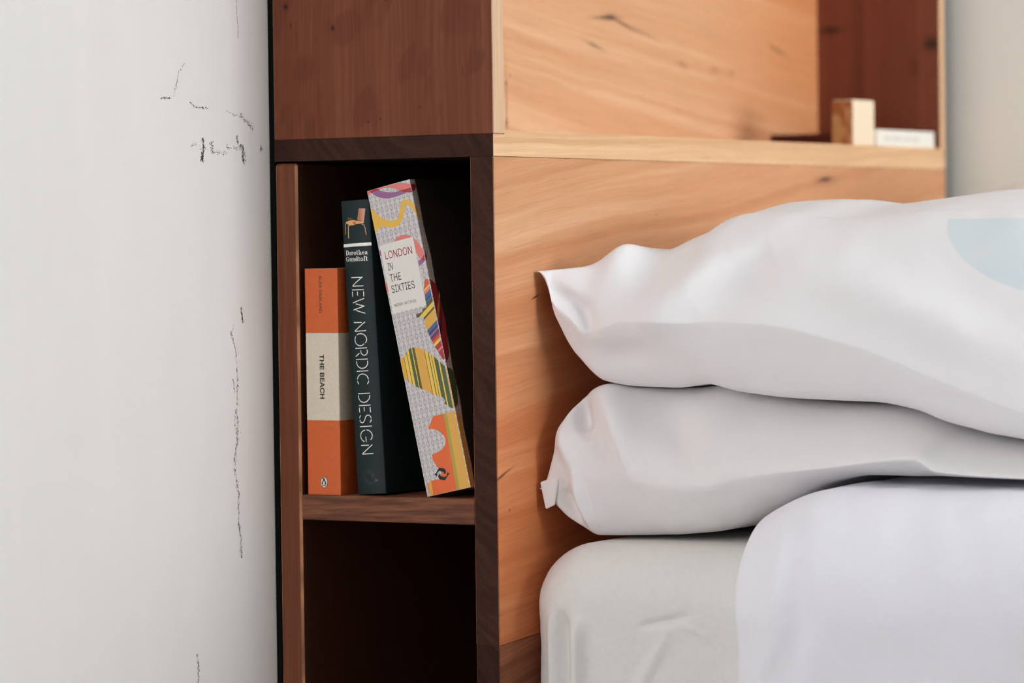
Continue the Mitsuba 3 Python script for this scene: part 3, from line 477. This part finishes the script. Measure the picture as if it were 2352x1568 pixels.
def pillow(zt, zs, zb, x0, at, ab, ys, xlen, folds=None, ear=None, seed=0, power=2.2, soft=0.0028, dome=0.012, crown=0.35, shift=(.030, .0172, 0)):
    """zt, zs, zb: the upper, seam and lower height along y; x0: the end seam; at, ab: how far the rounded end reaches in above and below."""
    zt, zs, zb, x0, at, ab = (curve(c) if isinstance(c, list) else c for c in (zt, zs, zb, x0, at, ab))
    u = np.concatenate([np.linspace(0, 1, 46) ** 1.6]); body = np.linspace(0, 1, 40)[1:-1]
    V = []
    rise = lambda k: (1 - crown) * (1 - (1 - k) ** power) + crown * math.sqrt(max(0.0, 1 - (1 - k) ** 2))
    for y in ys:
        S, Tp, B, X, a, b = (float(f(y)) for f in (zs, zt, zb, x0, at, ab)); Xe = X + xlen
        top = [(X + a * k, y, S + (Tp - S) * rise(k)) for k in u]
        sag = dome * np.sin(np.pi * body)
        top += [(X + a + (xlen - a - 0.11) * k, y, Tp + s) for k, s in zip(body, sag * (Tp - S) / 0.09)]
        top += [(Xe - 0.11 * k, y, S + (Tp - S) * rise(k)) for k in u[::-1]]
        bot = [(Xe - 0.11 * k, y, S + (B - S) * rise(k)) for k in u[1:]]
        bot += [(X + b + (xlen - b - 0.11) * k, y, B) for k in body[::-1]]
        bot += [(X + b * k, y, S + (B - S) * rise(k)) for k in u[::-1][:-1]]
        V.append(top + bot)
    V = np.array(V); ny, nl = V.shape[:2]
    v = V.transpose(1, 0, 2).reshape(-1, 3); q = grid_faces(nl, ny, True)
    n = vnormals(v, q); c = v.reshape(nl, ny, 3).mean((0, 1))
    if ((v - c) * n).sum() < 0: q = q[:, ::-1]; n = -n
    y, z = v[:, 1], v[:, 2]; X = x0(y)
    S, Tp, B = zs(y), zt(y), zb(y)
    fr = np.where(z >= S, (z - S) / np.maximum(Tp - S, 1e-4), (S - z) / np.maximum(S - B, 1e-4))
    damp = sstep(0.0, 0.35, fr) * sstep(0, 0.03, np.minimum(Tp - S, S - B) * 1.5)
    disp = damp * soft * (2 * meshkit.fbm(np.column_stack([v[:, 0] * 9, y * 11, z * 13]), 3, seed) - 1)
    disp += damp * 0.0007 * (2 * meshkit.fbm(np.column_stack([v[:, 0] * 40, y * 34, z * 45]), 2, seed + 5) - 1)
    v = v + n * disp[:, None]
    front = np.exp(-np.maximum(v[:, 0] - X - 0.02, 0) / 0.09)
    if folds: v[:, 0] -= 1.7 * folds(y, z) * front; v[:, 2] += 0.4 * folds(y, z) * front * np.sign(z - S) * sstep(0, .5, fr)
    if ear: v[:, 2] += ear(v[:, 0], y) * sstep(0.1, 0.8, fr) * (z > S)
    v = v + np.array(shift)
    m = tri_mesh(v, q); k0 = len(v); e0 = np.arange(nl) * ny; e1 = e0 + ny - 1            # the pinched ends, closed
    v = np.vstack([v, v[e0].mean(0), v[e1].mean(0)])
    m = trimesh.Trimesh(v, np.vstack([m.faces, np.column_stack([e0, np.roll(e0, -1), np.full(nl, k0)]), np.column_stack([np.roll(e1, -1), e1, np.full(nl, k0 + 1)])]), process=False)
    m.fix_normals(); return m
def spread(y0, y1, n): return np.concatenate([np.linspace(y0, y0 + 0.3 * (y1 - y0), n // 2, endpoint=False), np.linspace(y0 + 0.3 * (y1 - y0), y1, n // 2)])

A_T = [(-.0205, .7402), (-.0266, .7407), (-.0405, .7417), (-.0560, .7435), (-.070, .7465), (-.1087, .7560), (-.1307, .7665), (-.1476, .7750), (-.1595, .7835), (-.1747, .7875), (-.2111, .7884), (-.262, .784), (-.316, .787), (-.368, .7895), (-.43, .789), (-.49, .775), (-.535, .72), (-.555, .62)]
A_S = [(-.0205, .7400), (-.0283, .735), (-.0326, .7150), (-.0472, .7011), (-.0643, .686), (-.1037, .696), (-.1536, .6935), (-.1913, .695), (-.2333, .6925), (-.3232, .6733), (-.398, .646), (-.469, .6217), (-.555, .60)]
A_B = [(-.0205, .7398), (-.0266, .7300), (-.030, .7100), (-.0339, .6954), (-.0415, .6762), (-.0509, .6608), (-.0687, .6420), (-.0877, .6386), (-.1268, .6363), (-.1603, .640), (-.1975, .6328), (-.2586, .6274), (-.3186, .6247), (-.3501, .6199), (-.3966, .6055), (-.4349, .5981), (-.4547, .5958), (-.50, .590), (-.555, .588)]
def folds_a(y, z):
    return (ridge(y, z, [(-.115, .690), (-.150, .720), (-.185, .752)], .020, .007) + ridge(y, z, [(-.17, .705), (-.21, .735), (-.23, .75)], .022, -.006)
            + ridge(y, z, [(-.21, .757), (-.29, .735), (-.38, .70), (-.46, .665)], .022, .005) + ridge(y, z, [(-.035, .722), (-.058, .705), (-.068, .688)], .007, -.006)
            + ridge(y, z, [(-.05, .675), (-.08, .664), (-.12, .668)], .014, -.004))
sp = dict(at=[(-.555, .11), (-.2, .11), (-.12, .085), (-.075, .040), (-.04, .015), (-.0205, .006)], ab=[(-.555, .05), (-.12, .045), (-.07, .03), (-.04, .012), (-.0205, .005)], x0=[(-.555, .045), (-.12, .050), (-.06, .044), (-.0205, .037)])
def pillow_white(base):
    def fn(p, n, uv):
        patch = 1 - smoothstep(0.97, 1.0, dr.square((p.y + 0.5128) / 0.16) + dr.square((p.z - 0.80) / 0.09))
        patch = patch * (1 - smoothstep(0.7800, 0.7815, p.z))
        wc = mix((0.70, 0.78, 0.83), (0.75, 0.805, 0.81), noise(p.y * 30, p.z * 60, p.x * 10))
        return mix(base, wc, patch)
    return fn
scene['cotton_upper'] = matte(mikit.proc(pillow_white((0.86, 0.85, 0.86))))
pa = thing('pillow', 'plump white upper pillow with a pale blue printed patch, resting on another pillow', 'pillow')
obj('pillowcase', pillow(A_T, A_S, A_B, ys=spread(-.0205, -.555, 260), xlen=.48, folds=folds_a, ear=lambda x, y: .0145 * gauss(y, -.083, .016) * np.exp(-((x - .07) / .06) ** 2), seed=3, crown=0.12, **sp), 'cotton_upper', pa, smooth=True)

B_T = [(-.0205, .549), (-.0245, .5545), (-.0306, .5811), (-.0357, .6039), (-.0504, .6290), (-.0706, .6385), (-.0877, .6350), (-.1268, .6342), (-.1603, .6376), (-.1975, .629), (-.2586, .6240), (-.3186, .6210), (-.35, .616), (-.3966, .6010), (-.4349, .594), (-.4547, .592), (-.50, .583), (-.55, .565)]
B_S = [(-.0205, .5480), (-.0314, .5515), (-.0529, .5626), (-.075, .558), (-.1059, .5558), (-.1475, .5522), (-.1769, .5529), (-.202, .5598), (-.292, .5709), (-.3754, .5798), (-.3948, .5700), (-.4683, .5660), (-.55, .5650)]
B_B = [(-.0205, .5470), (-.0237, .545), (-.030, .537), (-.0425, .5210), (-.0629, .5065), (-.0743, .5052), (-.1123, .5060), (-.1628, .5085), (-.1961, .5160), (-.2372, .5385), (-.2778, .5560), (-.32, .5630), (-.38, .5635), (-.47, .5630), (-.55, .5630)]
def folds_b(y, z):
    return (ridge(y, z, [(-.070, .640), (-.088, .600), (-.105, .565)], .011, .007) + ridge(y, z, [(-.050, .628), (-.054, .610), (-.060, .598)], .008, -.010)
            + ridge(y, z, [(-.105, .63), (-.135, .600), (-.16, .575)], .016, -.005) + ridge(y, z, [(-.036, .60), (-.042, .585), (-.052, .565)], .006, .004)
            + ridge(y, z, [(-.053, .560), (-.056, .535), (-.064, .508)], .005, .005) + ridge(y, z, [(-.040, .548), (-.046, .535), (-.054, .518)], .007, -.005))
pb = thing('pillow', 'flatter white lower pillow squeezed between the upper pillow and the mattress', 'pillow')
obj('pillowcase', pillow(B_T, B_S, B_B, ys=spread(-.0205, -.55, 260), xlen=.50, folds=folds_b, seed=11, dome=0.0, **sp), 'cotton_lower', pb, smooth=True)
import manifold3d
def blob(pts):
    return manifold3d.Manifold.batch_hull([manifold3d.Manifold.sphere(r, 20).translate([x, y, z]) for x, y, z, r in pts])
ear_ = blob([(.0382, -.0216, .5525, .0018), (.0425, -.0345, .5565, .0024), (.0392, -.0250, .5312, .0012), (.0405, -.0312, .5345, .0015)]) + blob([(.0430, -.0345, .5560, .0022), (.0420, -.0300, .5500, .0016), (.0560, -.0460, .5585, .0045)])
ear_ = trimesh.Trimesh(*meshkit.arrays(ear_.refine_to_length(.0015))[:2]); ear_ = trimesh.smoothing.filter_taubin(ear_, iterations=8); ear_.apply_translation((.030, .0158, 0))
obj('corner', ear_, 'cotton_lower', pb, smooth=True, label='turned-down corner of the pillowcase')
pc = thing('pillow', 'white far pillow with a faint pink cast at the right edge, behind the upper pillow', 'pillow')
C_T = [(-.03, .690), (-.06, .745), (-.10, .780), (-.14, .796), (-.18, .806), (-.22, .8115), (-.32, .815), (-.42, .79), (-.47, .70)]
C_S = [(-.03, .688), (-.2, .685), (-.47, .690)]
C_B = [(-.03, .686), (-.07, .62), (-.14, .572), (-.3, .570), (-.42, .58), (-.47, .688)]
obj('pillowcase', pillow(C_T, C_S, C_B, ys=np.linspace(-.03, -.47, 120), xlen=.40, x0=lambda y: .575 + 0 * y, at=lambda y: .11 + 0 * y, ab=lambda y: .1 + 0 * y, seed=21, shift=(0, 0, 0)), 'cotton_far', pc, smooth=True)

# mattress in its fitted sheet: a rounded block, denser where the photograph looks
MX0, MX1, MY0, MY1, MR, MTOP, MBOT = .082, .878, -.057, -1.94, .055, .5015, .27
def bed_loop(dense=True):
    """(inner point, outward direction) around the plan of the mattress, starting at the foot of the near side."""
    pts = []
    ys = np.concatenate([np.linspace(MY1, -.5, 60, endpoint=False), np.linspace(-.5, MY0, 240)]) if dense else np.linspace(MY1, MY0, 60)
    pts += [((MX0, y), (-1, 0)) for y in ys]
    pts += [((MX0, MY0), (-math.cos(a), math.sin(a))) for a in np.linspace(0, math.pi / 2, 30)[1:]]
    pts += [((x, MY0), (0, 1)) for x in np.linspace(MX0, MX1, 40)[1:]]
    pts += [((MX1, MY0), (math.sin(a), math.cos(a))) for a in np.linspace(0, math.pi / 2, 8)[1:]]
    pts += [((MX1, y), (1, 0)) for y in np.linspace(MY0, MY1, 30)[1:]]
    pts += [((MX1, MY1), (math.cos(a), -math.sin(a))) for a in np.linspace(0, math.pi / 2, 8)[1:]]
    pts += [((x, MY1), (0, -1)) for x in np.linspace(MX1, MX0, 30)[1:]]
    pts += [((MX0, MY1), (-math.sin(a), -math.cos(a))) for a in np.linspace(0, math.pi / 2, 8)[1:-1]]
    return np.array([p for p, _ in pts]), np.array([d for _, d in pts])
ip, od = bed_loop()
prof = [(math.cos(a) * MR, MBOT + MR + math.sin(a) * MR) for a in np.linspace(-math.pi / 2, 0, 8)[:-1]] + [(MR, z) for z in np.linspace(MBOT + MR, MTOP - MR, 70)] + [(math.cos(a) * MR, MTOP - MR + math.sin(a) * MR) for a in np.linspace(0, math.pi / 2, 30)[1:]]
prof = [(0, MBOT)] + prof[1:]
V = np.array([[(p[0] + d[0] * r, p[1] + d[1] * r, z) for r, z in prof] for p, d in zip(ip, od)])
q = grid_faces(len(ip), len(prof), True); v = V.reshape(-1, 3)
n = vnormals(v, q)
if (n[:, 2] * (v[:, 2] - 0.4)).sum() < 0: q = q[:, ::-1]; n = -n
y, z = v[:, 1], v[:, 2]
side = np.repeat(np.where(od[:, 0] < -0.3, 1.0, 0.0), len(prof))
arc = y - 0.03 * np.repeat(np.clip(od[:, 1], 0, 1), len(prof)) * -1        # runs on around the corner
below = sstep(.450, .425, z)
d = side * below * (-.0120 * gauss(arc, -.041, .0095) + .0085 * gauss(arc, -.0625, .0075) + .004 * gauss(arc, -.022, .007))
d *= sstep(.29, .34, z)
d += side * (ridge(arc, z, [(-.125, .435), (-.150, .440), (-.170, .446)], .0035, -.0034) + ridge(arc, z, [(-.150, .432), (-.140, .412), (-.120, .375), (-.105, .33)], .006, .0030) + ridge(arc, z, [(-.168, .437), (-.178, .434), (-.19, .427)], .003, .0014))
d += side * sstep(.30, .36, z) * (.35 + .65 * sstep(-.24, -.20, y)) * sstep(.495, .46, z) * .0022 * (2 * meshkit.fbm(np.column_stack([v[:, 0] * 20, y * 30, z * 22]), 4, 4) - 1)
v = v + n * d[:, None]
k0 = len(v); npf = len(prof)
rim = np.arange(len(ip)) * npf + npf - 1; bot = np.arange(len(ip)) * npf
v = np.vstack([v, [[(MX0 + MX1) / 2, (MY0 + MY1) / 2, MTOP], [(MX0 + MX1) / 2, (MY0 + MY1) / 2, MBOT]]])
tf = np.vstack([q[:, [0, 1, 2]], q[:, [0, 2, 3]], np.column_stack([rim, np.roll(rim, -1), np.full(len(ip), k0)]), np.column_stack([np.roll(bot, -1), bot, np.full(len(ip), k0 + 1)])])
mt = thing('mattress', 'thick mattress in an off-white fitted sheet with a tucked corner fold against the headboard', 'mattress')
mmesh = trimesh.Trimesh(v, tf, process=False); mmesh.fix_normals()
obj('fitted_sheet', mmesh, 'cotton_sheet', mt, smooth=40)

# duvet over the mattress, its turned edge short of the pillows
def duvet_path(h):
    r = MR + h
    a = [(MX0 - r, zz) for zz in np.linspace(.10, MTOP - MR, 60)] + [(MX0 - r * math.cos(t), MTOP - MR + r * math.sin(t)) for t in np.linspace(0, math.pi / 2, 36)[1:]]
    a += [(x, MTOP + h) for x in np.linspace(MX0, MX1, 50)[1:]] + [(MX1 + r * math.sin(t), MTOP - MR + r * math.cos(t)) for t in np.linspace(0, math.pi / 2, 14)[1:]] + [(MX1 + r, zz) for zz in np.linspace(MTOP - MR, .10, 14)[1:]]
    return np.array(a)
base = duvet_path(0.0); hz = base[:, 1]
ye = np.where(np.arange(len(base)) < 96, np.interp(hz, [.10, .39, .427, .456, .49, .50], [-.2260, -.2250, -.2255, -.2220, -.2200, -.2180]), -.216)
tt = np.concatenate([np.linspace(0, 1, 56)[:-1] ** 2.0 * .11, np.linspace(.11, 1.0, 120)[:-1] , np.linspace(1.0, 1.62, 24)])
rows = []
for tk in tt:
    h = .006 + .018 * math.sqrt(max(0.0, 1 - (1 - min(1, tk / .010)) ** 2)) + .030 * (1 - (1 - min(1, tk / .085)) ** 2)
    P_ = duvet_path(h); rows.append(np.column_stack([P_[:, 0], ye - tk, P_[:, 1]]))
V = np.array(rows).transpose(1, 0, 2); v = V.reshape(-1, 3); q = grid_faces(V.shape[0], V.shape[1])
n = vnormals(v, q)
if n[:, 2].sum() < 0: q = q[:, ::-1]; n = -n
t_ = np.tile(tt, V.shape[0]); y, z = v[:, 1], v[:, 2]; near = (v[:, 0] < .16)
d = sstep(.005, .06, t_) * (.0060 * (2 * meshkit.fbm(np.column_stack([v[:, 0] * 8, y * 9, z * 6]), 3, 31) - 1) + .0012 * (2 * meshkit.fbm(np.column_stack([v[:, 0] * 30, y * 40, z * 26]), 3, 35) - 1))
d += near * sstep(.002, .02, t_) * (ridge(y, z, [(-.268, .52), (-.275, .47), (-.262, .40), (-.258, .33)], .009, .003) + ridge(y, z, [(-.29, .50), (-.30, .45), (-.285, .38)], .012, -.004) + ridge(y, z, [(-.262, .405), (-.275, .425), (-.285, .45)], .004, .0015))
v = v + n * d[:, None]
rows = []
for tk in tt:
    P_ = duvet_path(.0045); rows.append(np.column_stack([P_[:, 0], ye - np.maximum(tk, .002), P_[:, 1]]))
vi = np.array(rows).transpose(1, 0, 2).reshape(-1, 3); na, nb, k0 = len(base), len(tt), len(v)
edge = np.concatenate([np.arange(nb), np.arange(1, na) * nb + nb - 1, (na - 1) * nb + np.arange(nb - 2, -1, -1), np.arange(na - 2, 0, -1) * nb])
e2 = np.roll(edge, -1)
dmesh = tri_mesh(np.vstack([v, vi]), np.vstack([q, q[:, ::-1] + k0, np.column_stack([edge, edge + k0, e2 + k0, e2])]))
dmesh.fix_normals()
dv = thing('duvet', 'white duvet hanging over the near side of the bed in front of the mattress', 'duvet')
obj('duvet_cover', dmesh, 'cotton_duvet', dv, smooth=60)
bb = thing('bed_base', 'low dark timber bed base beneath the mattress', 'bed base')
obj('platform', box(.05, .915, -1.97, -.02, .17, .2692, .002), 'wood_inside', bb)
for x in (.10, .86):
    for yy in (-.10, -1.9):
        obj('leg', box(x - .03, x + .03, yy - .03, yy + .03, 0.0, .1698, .002), 'wood_inside', bb)
